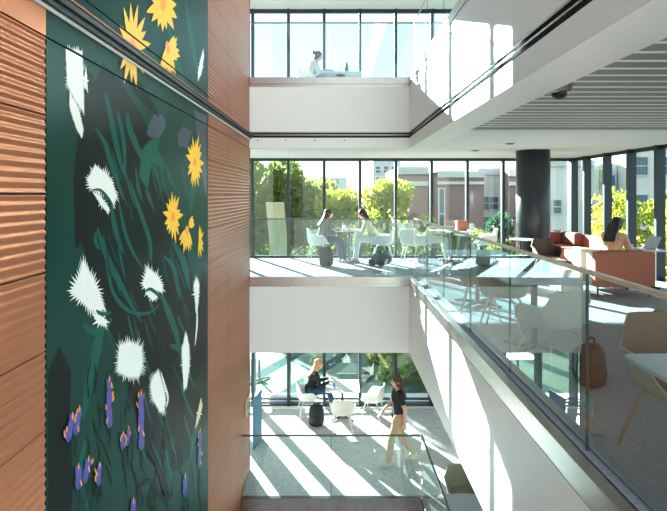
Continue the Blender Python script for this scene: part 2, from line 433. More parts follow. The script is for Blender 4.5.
# large fields
paint([(92, 88), (104, 62), (122, 84), (138, 108), (150, 132), (158, 150), (150, 168), (164, 190), (180, 222), (196, 252), (207, 275), (207, 420), (196, 448), (180, 470), (165, 474), (150, 462), (136, 420), (128, 385), (118, 345), (106, 322), (98, 300), (88, 262), (82, 240), (86, 150)], DRK)
paint([(84, 70), (94, 74), (92, 150), (84, 240), (76, 250), (74, 180), (80, 120)], DRK)
paint([(49, 372), (60, 345), (72, 372), (70, 425), (75, 460), (72, 511), (49, 511)], DRK)
paint([(146, 90), (170, 92), (190, 110), (207, 128), (207, 160), (200, 240), (186, 210), (170, 178), (160, 160)], GRN)
paint([(150, 122), (156, 112), (164, 116), (167, 126), (160, 138), (152, 138), (147, 134)], NAV)
paint([(178, 134), (184, 126), (192, 132), (188, 148), (179, 146)], NAV)
paint([(195, 110), (207, 116), (207, 200), (201, 170)], NAV)
paint([(142, 150), (150, 140), (160, 138), (158, 150), (168, 170), (170, 176), (160, 166), (152, 162), (148, 190), (140, 176)], TEA)
paint([(206, 250), (198, 290), (190, 268), (186, 238), (196, 222)], GRN)
paint([(72, 330), (96, 326), (112, 352), (122, 392), (140, 430), (148, 470), (170, 492), (200, 450), (206, 440), (206, 511), (76, 511), (72, 450), (82, 400), (92, 350)], GRN)
# teal leaves
for pts, wd in [([(106, 92), (112, 120), (118, 150), (126, 180)], 2.6), ([(96, 128), (106, 144), (112, 165), (124, 200)], 2.4), ([(118, 110), (124, 140), (126, 170)], 2),
                ([(98, 228), (108, 258), (124, 290), (142, 322)], 3), ([(104, 236), (110, 280), (118, 300), (132, 312), (150, 313), (160, 304)], 2),
                ([(130, 180), (140, 210), (150, 240), (152, 262)], 2), ([(118, 196), (128, 240), (144, 270)], 1.6), ([(112, 205), (116, 230), (124, 254)], 2.4),
                ([(160, 290), (168, 310), (176, 332), (180, 350)], 3), ([(164, 256), (174, 268), (180, 300)], 2.2), ([(172, 240), (184, 262), (190, 290)], 3),
                ([(84, 324), (94, 332), (106, 326), (112, 318)], 4), ([(104, 318), (98, 345), (90, 380), (84, 420)], 5), ([(96, 308), (104, 314), (112, 312)], 2.5),
                ([(138, 330), (142, 350), (150, 372)], 2), ([(170, 345), (186, 352), (180, 362)], 4), ([(146, 165), (138, 148), (130, 128), (128, 112)], 3),
                ([(168, 20), (176, 60), (188, 90)], 3), ([(186, 0), (192, 40), (200, 80)], 2), ([(192, 150), (194, 180), (190, 215)], 3), ([(86, 440), (82, 470), (88, 511)], 3),
                ([(190, 460), (196, 430), (201, 400)], 2), ([(100, 250), (96, 240), (97, 232)], 2)]:
    paint(stroke(pts, wd), TEA)
for i in range(80):
    x, y = rnd.uniform(100, 195), rnd.uniform(150, 460)
    if y > 350: x = rnd.uniform(135, 192)
    l = rnd.uniform(14, 44); dx = l * rnd.uniform(.18, .42)
    paint(stroke([(x, y), (x + dx * .4, y + l * .5), (x + dx, y + l)], rnd.uniform(.5, 1.3)), rnd.choice([TEA, GRN, TEA]))
for i in range(70):
    x, y = rnd.uniform(86, 200), rnd.uniform(350, 511); l = rnd.uniform(10, 34); dx = l * rnd.uniform(-.25, .35)
    paint(stroke([(x, y), (x + dx * .7, y + l * .5), (x + dx, y + l)], rnd.uniform(.3, .9)), DRK)
paint([(118, 60), (130, 70), (150, 96), (160, 118), (150, 110), (134, 92)], DRK)
paint(stroke([(112, 468), (106, 450), (96, 430), (94, 420)], .8), DRK); paint(stroke([(136, 490), (150, 480), (166, 500), (160, 470), (142, 440)], 3.5), DRK)
paint(stroke([(90, 511), (100, 470), (98, 440)], .7), DRK)
# white brushed flowers
paint(spiky([(66, 50), (82, 52), (84, 112), (76, 100), (68, 84)], 5, 1), WHT)
paint(spiky([(70, 94), (78, 108), (83, 128), (82, 138), (76, 126), (70, 108)], 3.5, 2), WHT)
paint(spiky([(86, 66), (88, 92), (84, 84)], 3, 3, 3), WHT)
paint(spiky([(95, 166), (104, 173), (112, 182), (116, 196), (113, 205), (107, 195), (99, 190), (91, 188), (88, 180), (92, 173)], 6, 4), WHT)
paint(spiky([(93, 193), (100, 196), (109, 208), (108, 213), (100, 203)], 4, 5), WHT)
paint(spiky([(83, 262), (88, 270), (94, 281), (100, 296), (104, 307), (97, 311), (91, 309), (85, 304), (77, 297), (71, 292), (76, 284), (80, 275)], 8, 6, 2.8), WHT)
paint(spiky([(92, 313), (106, 320), (106, 326), (98, 323)], 7, 7, 3), WHT)
paint(spiky([(147, 268), (157, 276), (162, 285), (162, 292), (155, 289), (148, 291), (143, 284), (146, 275)], 6, 8), WHT)
paint(spiky([(146, 293), (154, 292), (157, 297), (153, 300)], 4, 9), WHT)
paint(spiky([(120, 346), (130, 343), (141, 348), (142, 364), (139, 376), (128, 376), (118, 371), (119, 357)], 7, 10, 2.0), WHT)
paint(spiky([(158, 372), (162, 384), (165, 397), (164, 410), (160, 411), (153, 398), (151, 386), (154, 377)], 6, 11, 2.0), WHT)
paint(stroke([(161, 372), (165, 386), (168, 398), (166, 408)], .9), WHT)
paint(spiky([(186, 334), (189, 346), (189, 366), (187, 384), (184, 390), (183, 372), (182, 350)], 4.5, 12, 2.2), WHT)
paint(spiky([(197, 279), (199, 287), (198, 304), (196, 312), (195, 298), (194, 286)], 4.5, 13, 2.4), WHT)
paint(stroke([(197, 306), (197, 325), (195, 346)], .8), WHT)
paint(spiky([(201, 398), (202, 408), (198, 422), (195, 428), (198, 412)], 3, 14, 2.4), CRM)
paint(spiky([(203, 50), (204, 56), (201, 74), (198, 80), (198, 72), (201, 58)], 2.2, 15, 2.2), WHT)
for pts, wd in [([(92, 190), (100, 190), (108, 198), (114, 207)], 1.5), ([(145, 292), (150, 289), (156, 293), (161, 298)], 1.8), ([(96, 310), (102, 314), (110, 313)], 2)]: paint(stroke(pts, wd), TEA)
# yellow daisies
def daisy(c, l, n, w, a0=0, a1=2 * PI, seed=0, sx=.42, ry=1, cr=3):
    r = random.Random(seed)
    for i in range(n):
        a = a0 + (a1 - a0) * (i + r.uniform(-.2, .2)) / n; paint(petal(c, a, l * r.uniform(.78, 1.1), w, sx), YEL)
    paint([(c[0] + cr * .6 * math.cos(2 * PI * k / 10), c[1] + cr * 1.5 * math.sin(2 * PI * k / 10)) for k in range(10)], ORA)
daisy((195, 162), 29, 17, 3.4, seed=1, sx=.3, cr=2.6)
daisy((173, 217), 26, 15, 3.4, seed=2, sx=.36, cr=3.2)
daisy((187, 230), 24, 8, 3.2, -PI * .85, -PI * .2, seed=3, sx=.4, cr=3); daisy((189, 226), 14, 3, 3, .2, 1.4, seed=4, sx=.5, cr=1)
daisy((199, 240), 18, 7, 2.6, -1.7, 1.9, seed=5, sx=.28, cr=.6)
daisy((132, 46), 42, 15, 5, seed=6, sx=.42, cr=5.5)
daisy((163, 4), 32, 15, 5, seed=7, sx=.5, cr=5)
daisy((167, 46), 31, 7, 3.6, -2.0, -.9, seed=8, sx=.55, cr=3.4); daisy((168, 50), 20, 6, 3.6, -.6, 1.3, seed=9, sx=.6, cr=3)
# lavender spikes
def lav(x, y0, y1, s=1, lean=0, seed=0):
    r = random.Random(seed); n = int((y1 - y0) / 5) + 2
    for i in range(n):
        t = i / max(1, n - 1); y = y0 + (y1 - y0) * t; xx = x + lean * (1 - t)
        for sg in (-1, 1): paint(petal((xx, y + 6), PI / 2 + sg * r.uniform(.1, .5), 11 * s, 2.6 * s, .6), VIO)
        if r.random() < .5: paint(petal((xx + r.choice((-3, 3)) * s, y + 2), PI / 2 + r.uniform(-.5, .5), 7 * s, 1.3 * s, .6), ORA)
    paint(petal((x + lean, y0), PI / 2, 7 * s, 1.4 * s, .5), ORA)
    paint(stroke([(x, y1), (x + 1, y1 + 14), (x - 1, y1 + 30)], .5), DRK)
lav(109, 382, 422, 1, 0, 1); lav(141, 396, 444, 1, 0, 2); lav(68, 420, 436, 1.2, 4, 3); lav(75, 412, 430, 1, 4, 4); lav(78, 470, 484, 1.1, 0, 5); lav(84, 462, 478, 1, 4, 6)
lav(98, 468, 480, 1, 1, 7); lav(122, 436, 444, .8, 1, 8); lav(199, 432, 462, .6, 1, 9); lav(184, 478, 490, .8, 1, 10); lav(132, 504, 516, 1, 1, 11); lav(127, 430, 440, .7, 1, 12)
for mb in mbs:
    mb.keep = 1
    mb.build('mural_panel', MU, mural)

# ============================================================ FURNITURE
M_shell = mat('shell_white', (232, 230, 220), .42)
M_shell_shade = mat('shell_olive_shade', (150, 146, 122), .5)  # olive tone puts the shade of backlit shells into their colour
M_shellt = mat('shell_taupe', (134, 106, 86), .55)
M_shells = mat('shell_sand', (206, 200, 182), .45)
M_shellm = mat('shell_mint', (206, 222, 206), .45)
M_wood = mat('pale_wood', (198, 160, 124), .5, 0, .12, 30)
M_legw = mat('leg_white', (226, 222, 212), .4)
M_top = mat('table_white', (224, 230, 236), .32)
M_topg = mat('table_grey', (160, 176, 182), .35)
M_base = mat('table_base_dark', (62, 64, 62), .4, .4)
M_terra = mat('terracotta_cloth', (178, 106, 80), .8, 0, .12, 60, .15, 300)
M_terrat = mat('terracotta_tweed', (140, 90, 78), .85, 0, .3, 90, .2, 300)
M_blue = mat('blue_screen', (74, 118, 142), .75, 0, .06, 30)
M_sign = mat('sign_plate', (170, 158, 132), .4, .3)
M_blackcl = mat('black_nylon', (26, 26, 28), .7, 0, .1, 40)
M_brownbag = mat('brown_leather', (40, 26, 20), .55, 0, .15, 30)
M_bluebag = mat('slate_blue_bag', (62, 84, 100), .7)

def sst(a, b, x):
    t = max(0, min(1, (x - a) / (b - a))); return t * t * (3 - 2 * t)
def make_chair(loc, rz, shell_m, leg_m, label, group=None, inner=None, h=.79, arm=.645):
    """tub armchair; faces local +Y"""
    e = empty('shell_armchair', loc, rz); tag(e, label, 'chair', group)
    n = 56; rows = []
    for j in range(n):
        th = 2 * PI * j / n            # angle measured from the back (-Y)
        a = min(th, 2 * PI - th)       # 0 at back, pi at front
        hr = arm + (h - arm) * (1 - sst(.66, .98, a)) - (arm - .455) * sst(1.75, 2.45, a)
        flare = .022 * (1 - sst(2.0, 2.4, a)) * sst(.7, 1.1, a)
        se = 1.12 if abs(math.sin(2 * a)) > .5 else 1.0
        dx, dy = math.sin(th), -math.cos(th)
        k = (abs(dx) ** 2.7 + abs(dy) ** 2.7) ** (-1 / 2.7)
        rx, ry = .265 * k, .255 * k
        col = []
        zb = .425
        for (fr, fz) in ((.0, .012), (.35, .008), (.62, .0), (.80, .01), (.90, .07), (.955, .22), (.985, .5), (1.0, .8), (1.02, .97), (1.03, 1.0)):
            z = zb + fz * (hr - zb); lean = .05 * max(0, fz) * (1 if a < 1.2 else .3)
            f2 = fr + (flare / .26 if fz >= .97 else 0) + lean
            if a > 2.3: f2 = fr * (1 + .02 * fz)
            col.append((dx * rx * f2, dy * ry * f2, z))
        rows.append(col)
    k = len(rows[0]); m = MB(); vs = [p for col in rows for p in col]
    fs = [(j * k + i, j * k + i + 1, ((j + 1) % n) * k + i + 1, ((j + 1) % n) * k + i) for j in range(n) for i in range(k - 1)]
    m.add(vs, fs); o = m.build('seat_shell', shell_m, e, smooth=True); o.data.materials.append(inner or shell_m)
    bm = bmesh.new(); bm.from_mesh(o.data); bmesh.ops.remove_doubles(bm, verts=bm.verts, dist=.0005); bmesh.ops.recalc_face_normals(bm, faces=bm.faces); bm.to_mesh(o.data); bm.free()
    s = o.modifiers.new('solid', 'SOLIDIFY'); s.thickness = .012; s.offset = -1; s.material_offset = 1; s.material_offset_rim = 0
    c = MB(); c.lathe([(.17, .432), (.20, .438), (.205, .450), (.18, .460), (.05, .463)], (0, .01, 0), 28); c.build('seat_pad', inner or shell_m, e, smooth=True)
    lg = MB(); lg.tube([(0, 0, .40), (0, 0, .43)], .09, 16); lg.build('seat_mount', leg_m, e)
    for sx in (-1, 1):
        for sy in (-1, 1):
            q = MB(); q.tube([(sx * .08, sy * .08, .415), (sx * .15, sy * .15, .36), (sx * .245, sy * .235, 0)], [.012, .013, .009], 10); q.build('leg', leg_m, e, smooth=True)
    return e
def make_table(loc, sx, sy, label, top=None, z=.74, base=None, round_=False, name='cafe_table'):
    e = empty(name, loc); tag(e, label, 'table')
    m = MB()
    if round_: m.lathe([(sx / 2 - .006, z - .022), (sx / 2, z - .015), (sx / 2, z - .004), (sx / 2 - .004, z)], (0, 0, 0), 40); m.build('table_top', top or M_top, e)
    else:
        r = .05; P = []
        for cx, cy, a0 in ((sx / 2 - r, sy / 2 - r, 0), (-sx / 2 + r, sy / 2 - r, 90), (-sx / 2 + r, -sy / 2 + r, 180), (sx / 2 - r, -sy / 2 + r, 270)):
            for k in range(6): P.append((cx + r * math.cos(R(a0 + 18 * k)), cy + r * math.sin(R(a0 + 18 * k))))
        m.prism(P, z - .022, z); m.build('table_top', top or M_top, e, bevel=.003)
    m = MB(); m.tube([(0, 0, .03), (0, 0, z - .022)], .032, 16); m.lathe([(.12, z - .034), (.12, z - .022)], (0, 0, 0), 20); m.build('table_column', base or M_base, e)
    for k in range(4):
        a = R(45 + 90 * k); m = MB(); L = min(sx, sy) * .46
        m.tube([(0, 0, .045), (math.cos(a) * L * .5, math.sin(a) * L * .5, .035), (math.cos(a) * L, math.sin(a) * L, .018)], [.028, .022, .016], 10); m.build('foot', base or M_base, e)
    return e
T = make_table; C = make_chair
FL = lambda d: -R(d)
# middle floor, pair at the window
T((.36, 11.7, 0), .74, .7, 'white cafe table between the two seated women by the middle window', base=mat('table_base_blue_grey', (90, 110, 122), .4, .3))
ch1 = C((-.36, 11.5, 0), FL(80), M_shell, M_legw, 'white armchair under the woman in grey at the middle window')
C((1.12, 11.5, 0), FL(-80), M_shell, M_legw, 'white armchair under the woman in cream at the middle window')
C((1.78, 11.4, 0), FL(20), M_shell, M_legw, 'white armchair at the window, nearest the corner of the glass railing')
C((2.24, 10.95, 0), FL(10), M_shells, M_legw, 'pale armchair tucked at the near side of the far white table')
T((2.72, 11.5, 0), .95, .75, 'white table by the window with a terracotta box on it')
C((3.5, 11.55, 0), FL(-80), M_shell, M_legw, 'white armchair right of the far white table, by the window')
C((2.45, 9.75, 0), FL(30), M_shell_shade, M_wood, 'armchair toned olive by shade in front of the far white table')
T((2.05, 7.15, 0), .84, .8, 'pale blue-white table behind the glass railing, third from the camera')
C((1.90, 6.52, 0), FL(15), M_shells, M_legw, 'sand armchair at the near side of the third table from the camera')
C((1.94, 5.72, 0), FL(30), M_shell_shade, M_legw, 'olive shadowed armchair behind the glass railing, second from camera')
T((2.03, 5.07, 0), .76, .7, 'white table behind the large sand-coloured armchair', base=M_base)
C((1.92, 4.42, 0), FL(-22), M_shells, M_wood, 'large sand-coloured armchair with its back to the glass railing', h=.76, arm=.63)
C((2.04, 2.92, 0), FL(180), M_shells, M_wood, 'armchair with shaded taupe lining and pale wooden legs at the nearest table', inner=M_shellt, h=.83)  # taupe of the lining also carries the shade inside the seat
T((2.085, 2.32, 0), 1.0, .88, 'nearest white table cut by the right edge of the photo', z=.70, base=M_base)
C((3.10, 4.45, 0), FL(-60), M_shellm, M_legw, 'pale mint armchair edge at the right border of the photo')
ccol = C((3.93, 9.25, 0), FL(180), M_shellt, M_wood, 'taupe armchair shaded dark brown inside, in front of the charcoal column', inner=mat('shell_inner_shade', (70, 48, 38), .6))  # dark brown inner colour paints the shade inside the shell
ccol.scale = (.84, .84, .94)
T((3.50, 9.35, 0), .42, .42, 'small white round table left of the charcoal column', round_=True, name='side_table')
# lower floor
T((.20, 11.85, ZL), .8, .78, 'white square table on the lowest floor with the blonde woman beside it')
C((-.62, 11.9, ZL), FL(80), M_shell, M_legw, 'white armchair the blonde woman sits on, lowest floor')
C((.19, 11.12, ZL), FL(0), M_shell, M_legw, 'white armchair with its back to the camera at the lowest table')
C((.92, 11.8, ZL), FL(-70), M_shell, M_legw, 'empty white armchair right of the lowest white table')
C((2.08, 8.05, ZL), FL(180), M_shell_shade, M_legw, 'armchair toned olive by shade behind the grey table on the lowest floor')
T((2.10, 7.15, ZL), .9, .85, 'blue-grey table at the bottom of the photo beside the white wall', top=M_topg)
# upper floor
T((.15, 11.95, ZU), 1.0, .6, 'table on the top floor, seen edge-on above the slab', z=.70)
C((-.62, 11.9, ZU), FL(80), M_shell, M_legw, 'armchair of the person on the top floor')

# blue booth screen + sign plate
m = MB(); m.prism([(-1.68, 10.3), (-1.64, 10.3), (-1.56, 10.87), (-1.60, 10.87)], ZL, ZL + 1.05); o = m.build('booth_screen', M_blue, bevel=.03); tag(o, 'blue upholstered screen standing at the end of the copper wall', 'screen')
e = empty('wall_sign', (XL, 9.28, -2.33)); tag(e, 'small rectangular room sign on the copper wall, lowest floor', 'sign')
m = MB(); m.box(0, .018, -.23, .23, -.15, .15); m.build('plate', M_sign, e, bevel=.003)
m = MB()
for k in range(4): m.box(.018, .0195, -.18, -.18 + [.2, .3, .14, .26][k], .09 - k * .055, .105 - k * .055)
m.box(.018, .0195, .06, .17, -.1, -.01); m.build('raised_marks', M_dkmetal, e)

# sofas ---------------------------------------------------------------
def rbox(x0, x1, y0, y1, z0, z1, name, m_, parent, bev=.03):
    m = MB(); m.box(x0, x1, y0, y1, z0, z1); o = m.build(name, m_, parent, bevel=bev); o.modifiers['bevel'].segments = 4
    for p in o.data.polygons: p.use_smooth = True
    return o
e = empty('corner_sofa', (0, 0, 0)); tag(e, 'terracotta corner sofa against the windows behind the column', 'sofa')
rbox(4.62, 5.78, 11.25, 12.05, .14, .40, 'seat', M_terra, e)
rbox(5.0, 5.78, 10.5, 11.25, .14, .40, 'seat', M_terra, e)
rbox(4.60, 5.52, 12.05, 12.22, .14, .66, 'backrest', M_terrat, e)
rbox(5.60, 5.80, 10.45, 12.2, .14, .66, 'backrest', M_terrat, e)
rbox(4.66, 5.42, 11.88, 12.06, .40, .68, 'back_cushion', M_terrat, e, .05)
rbox(5.42, 5.62, 11.25, 12.0, .40, .70, 'back_cushion', M_terrat, e, .05)
for x, y in ((4.7, 11.35), (4.7, 12.1), (5.7, 12.1), (5.7, 10.6), (5.1, 10.6)):
    m = MB(); m.tube([(x, y, 0), (x, y, .15)], .015, 8); m.build('leg', M_dkmetal, e)
e = empty('lounge_chair', (0, 0, 0)); tag(e, 'high-sided terracotta lounge seat with its back to the camera, dark-haired woman in it', 'sofa')
rbox(3.98, 4.90, 7.60, 7.72, .16, .70, 'backrest', M_terra, e)
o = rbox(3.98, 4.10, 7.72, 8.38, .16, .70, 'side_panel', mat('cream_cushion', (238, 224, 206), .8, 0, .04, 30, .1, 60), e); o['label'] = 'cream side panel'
rbox(4.80, 4.90, 7.70, 8.30, .16, .64, 'side_panel', M_terra, e)
rbox(4.08, 4.82, 7.70, 8.38, .18, .42, 'seat', M_terra, e)
rbox(4.12, 4.80, 7.70, 7.82, .42, .71, 'back_cushion', M_terrat, e, .04)
for x, y in ((4.04, 7.66), (4.84, 7.66), (4.04, 8.3), (4.84, 8.25)):
    m = MB(); m.tube([(x, y, 0), (x, y, .17)], .013, 8); m.build('leg', M_dkmetal, e)
o = rbox(4.11, 4.25, 7.92, 8.30, .425, .62, 'seat_cushion', mat('cream_cushion', (238, 224, 206), .8, 0, .04, 30, .1, 60), None, .06); tag(o, 'cream cushion on the left of the terracotta lounge seat', 'cushion')
o = rbox(3.60, 3.96, 7.9, 8.35, .0, .38, 'floor_pouf', MATS['cream_cushion'], None, .06); tag(o, 'cream pouf on the floor left of the terracotta lounge seat', 'pouf')
T((5.21, 8.38, 0), .48, .5, 'small white table holding the open laptop at the right window', z=.66, name='side_table')
e = empty('laptop', (5.13, 8.32, .66), R(0)); tag(e, 'open silver laptop before the dark-haired woman in the lounge seat', 'laptop')
m = MB(); m.box(-.12, .12, -.16, .16, 0, .015); m.build('keyboard_base', M_steel, e, bevel=.003)
m = MB(); m.add([(.12, -.16, .015), (.12, .16, .015), (.21, .16, .22), (.21, -.16, .22), (.128, -.16, .012), (.128, .16, .012), (.218, .16, .217), (.218, -.16, .217)], [(0, 1, 2, 3), (7, 6, 5, 4), (0, 3, 7, 4), (1, 5, 6, 2), (3, 2, 6, 7), (0, 4, 5, 1)]); m.build('screen', mat('laptop_grey', (170, 172, 174), .4, .4), e)
# bits
o = MB(); o.box(2.82, 3.06, 11.45, 11.62, .74, .97); o = o.build('storage_box', M_terra, bevel=.015); tag(o, 'terracotta box standing on the far white table by the window', 'box')
def backpack(loc, rz, s, m_, label, group=None):
    e = empty('backpack', loc, rz); tag(e, label, 'bag')
    m = MB()
    prof = [(.10, .0), (.155, .03), (.165, .15), (.16, .30), (.135, .39), (.09, .43), (.02, .44)]
    m.lathe(prof, (0, 0, 0), 24, 0, 1, .72); o = m.build('body', m_, e, smooth=True)
    m = MB(); m.lathe([(.06, .05), (.11, .07), (.12, .16), (.10, .23), (.03, .25)], (0, -.07, 0), 20, 0, 1, .6); m.build('front_pocket', m_, e, smooth=True)
    m = MB(); m.tube([(-.04, 0, .42), (-.04, 0, .48), (0, 0, .50), (.04, 0, .48), (.04, 0, .42)], .011, 8); m.build('handle', m_, e, smooth=True)
    for sx in (-1, 1):
        m = MB(); m.tube([(sx * .07, .09, .38), (sx * .09, .15, .30), (sx * .10, .15, .15), (sx * .08, .11, .05)], .013, 8); m.build('strap', m_, e, smooth=True)
    e.scale = (s, s, s); return e
backpack((-.17, 10.98, 0), 0, .95, M_blackcl, 'black backpack on the floor beside the woman in grey, middle floor')
backpack((2.12, 4.12, 0), R(20), .8, M_brownbag, 'dark brown bag with a loop handle beside the large sand armchair')
backpack((-.40, 11.42, ZL), R(0), 1.08, M_blackcl, 'black backpack on the lowest floor beside the blonde woman')
e = empty('duffel_bag', (1.05, 11.0, 0), R(0)); tag(e, 'rounded slate-blue bag on the floor beside the woman in cream', 'bag')
m = MB(); m.ell((0, 0, .15), (.23, .15, .15), 22, 14); m.build('body', M_bluebag, e, smooth=True)
m = MB(); m.ell((-.2, 0, .08), (.1, .09, .08), 14, 8); m.build('side_pocket', M_blackcl, e, smooth=True)
m = MB(); m.tube([(-.1, 0, .28), (-.05, 0, .33), (.05, 0, .33), (.1, 0, .28)], .01, 8); m.build('handle', M_blackcl, e, smooth=True)
e = empty('shoulder_bag', (2.75, 10.75, 0), R(30)); tag(e, 'black and white bag on the floor beneath the far white table', 'bag')
m = MB(); m.ell((0, 0, .09), (.24, .12, .09), 20, 12); m.build('body', M_blackcl, e, smooth=True)
m = MB(); m.ell((.05, -.05, .14), (.16, .06, .05), 14, 8); m.build('flap', M_shell, e, smooth=True)
# top floor bottle + laptop
e = empty('drink_bottle', (.30, 11.85, ZU + .70)); tag(e, 'dark drink bottle on the top floor table, silhouetted against the sky', 'bottle')
m = MB(); m.lathe([(.04, 0), (.045, .01), (.045, .17), (.03, .21), (.018, .235)], (0, 0, 0), 18); m.build('body', mat('bottle_blue', (70, 100, 112), .4), e, smooth=True)
m = MB(); m.lathe([(.022, .23), (.022, .27)], (0, 0, 0), 14); m.build('cap', M_dkmetal, e)
e = empty('laptop', (.0, 11.85, ZU + .70)); tag(e, 'pale laptop standing open on the top floor table', 'laptop')
m = MB(); m.box(-.12, .12, -.15, .15, 0, .015); m.build('keyboard_base', M_steel, e)
m = MB(); m.add([(.12, -.15, .0), (.12, .15, .0), (.18, .15, .2), (.18, -.15, .2), (.13, -.15, .0), (.13, .15, .0), (.19, .15, .2), (.19, -.15, .2)], [(0, 1, 2, 3), (7, 6, 5, 4), (0, 3, 7, 4), (1, 5, 6, 2), (3, 2, 6, 7), (0, 4, 5, 1)]); m.build('screen', MATS['laptop_grey'], e)
# table-top bits
def cup(loc, m_, label, group=None, r=.04, h=.1):
    e = MB(); e.lathe([(r * .8, 0), (r, h), (r * .92, h), (r * .74, .006)], (0, 0, 0), 18); o = e.build('cup', m_, smooth=True, loc=loc); return tag(o, label, 'cup', group)
cup((.24, 11.88, .74), M_shell, 'white cup on the table between the two seated women')
cup((.0, 11.75, ZL + .74), mat('glass_blue', (120, 150, 180), .2), 'pale blue glass on the lowest table by the hands of the blonde woman')
def book(loc, rz, m_, label):
    m = MB(); m.box(-.1, .1, -.14, .14, 0, .012); o = m.build('notebook', m_, bevel=.002, loc=loc); o.rotation_euler.z = rz; return tag(o, label, 'notebook')
book((.36, 11.45, .74), R(70), M_shells, 'open notebook before the woman in cream')
# ceiling devices
def downlight(x, y, z, label, group):
    e = empty('ceiling_light', (x, y, z)); tag(e, label, 'ceiling light', group)
    m = MB(); m.lathe([(.075, -.012), (.08, -.004), (.08, 0)], (0, 0, 0), 24); m.build('rim', M_lamp, e)
    m = MB(); m.lathe([(.05, -.016), (.055, -.012)], (0, 0, 0), 20); m.build('lens', M_dkmetal, e)
downlight(-.71, 11.1, 6.17, 'round recessed light in the top ceiling, left of two', None)
downlight(1.98, 11.1, 6.17, 'round recessed light in the top ceiling near the glass corner', None)
downlight(2.88, 10.2, 2.47, 'dark recessed light in the middle ceiling left of the column', None)
downlight(3.1, 8.8, 2.47, 'small recessed light in the middle ceiling nearer than the dark one', None)
e = empty('security_camera', (1.93, 4.28, 2.50)); tag(e, 'chrome dome device on the slatted ceiling beside the white beam', 'camera')
m = MB(); m.lathe([(.09, -.06), (.1, -.05), (.1, 0)], (0, 0, 0), 24); m.build('housing', M_steel, e, smooth=False)
m = MB(); m.ell((0, 0, -.06), (.065, .065, .05), 18, 10); m.build('dome', M_dkmetal, e, smooth=True)
e0 = None
for k, x in enumerate((-1.45, -.92, -.36, .2)):
    if e0 is None:
        e0 = empty('sprinkler_cap', (x, YE - .001, 2.60)); 
        m = MB(); m.tube([(0, 0, 0), (0, -.008, 0)], .014, 12); m.build('disc', M_lamp, e0); o = e0
    else: o = copy_tree(e0); o.location = (x, YE - .001, 2.60)
    tag(o, ('first', 'second', 'third', 'fourth')[k] + ' small grey cap from the copper wall on the white beam', 'fixture', 'row of grey caps on the white beam')

# ============================================================ PEOPLE
M_skin = mat('skin_light', (222, 172, 146), .5, 0, .05, 20, sub=.15)
DG = bpy.context.evaluated_depsgraph_get
def remeshed(mb, vox, smooth=4):
    me = bpy.data.meshes.new('t'); me.from_pydata(mb.v, [], mb.f); me.update()
    bm = bmesh.new(); bm.from_mesh(me); bmesh.ops.remove_doubles(bm, verts=bm.verts, dist=1e-5); bmesh.ops.recalc_face_normals(bm, faces=bm.faces); bm.to_mesh(me); bm.free()
    o = bpy.data.objects.new('t', me); COL.objects.link(o)
    r = o.modifiers.new('r', 'REMESH'); r.mode = 'VOXEL'; r.voxel_size = vox; r.use_smooth_shade = True
    s = o.modifiers.new('s', 'SMOOTH'); s.factor = .5; s.iterations = smooth
    dg = DG(); dg.update(); out = bpy.data.meshes.new_from_object(o.evaluated_get(dg))
    bpy.data.objects.remove(o); bpy.data.meshes.remove(me); return out
def capsule(mb, a, b, r0, r1, sx=1.0, n=12):
    a, b = Vector(a), Vector(b); L = (b - a).length; d = (b - a).normalized() if L > 1e-6 else Vector((0, 0, 1))
    pts, rs = [], []
    for k in (0, .15, .4, .7, .92): pts.append(a - d * r0 * math.cos(k * PI / 2)); rs.append(max(.0015, r0 * math.sin(k * PI / 2)))
    pts += [a, a + (b - a) * .33, a + (b - a) * .66, b]; rs += [r0, r0 + (r1 - r0) * .33, r0 + (r1 - r0) * .66, r1]
    for k in (.92, .7, .4, .15, 0): pts.append(b + d * r1 * math.cos(k * PI / 2)); rs.append(max(.0015, r1 * math.sin(k * PI / 2)))
    o = len(mb.v); mb.tube(pts, rs, n)
    if sx != 1.0:
        c = (a + b) / 2
        for i in range(o, len(mb.v)):
            v = mb.v[i]; mb.v[i] = (c.x + (v[0] - c.x) * sx, v[1], v[2])
class Fig:
    def __init__(s): s.mb = MB(); s.seg = []
    def cap(s, lab, a, b, r0, r1, sx=1.0):
        capsule(s.mb, a, b, r0, r1, sx); s.seg.append((lab, Vector(a), Vector(b), r0 * max(1, sx), r1 * max(1, sx)))
    def near(s, p):
        best = None
        for lab, a, b, r0, r1 in s.seg:
            ab = b - a; L2 = ab.length_squared or 1e-9; t = max(0, min(1, (p - a).dot(ab) / L2)); d = (p - a - ab * t).length - (r0 + (r1 - r0) * t)
            if best is None or d < best[0]: best = (d, lab, t)
        return best
def V3(*a): return Vector(a)
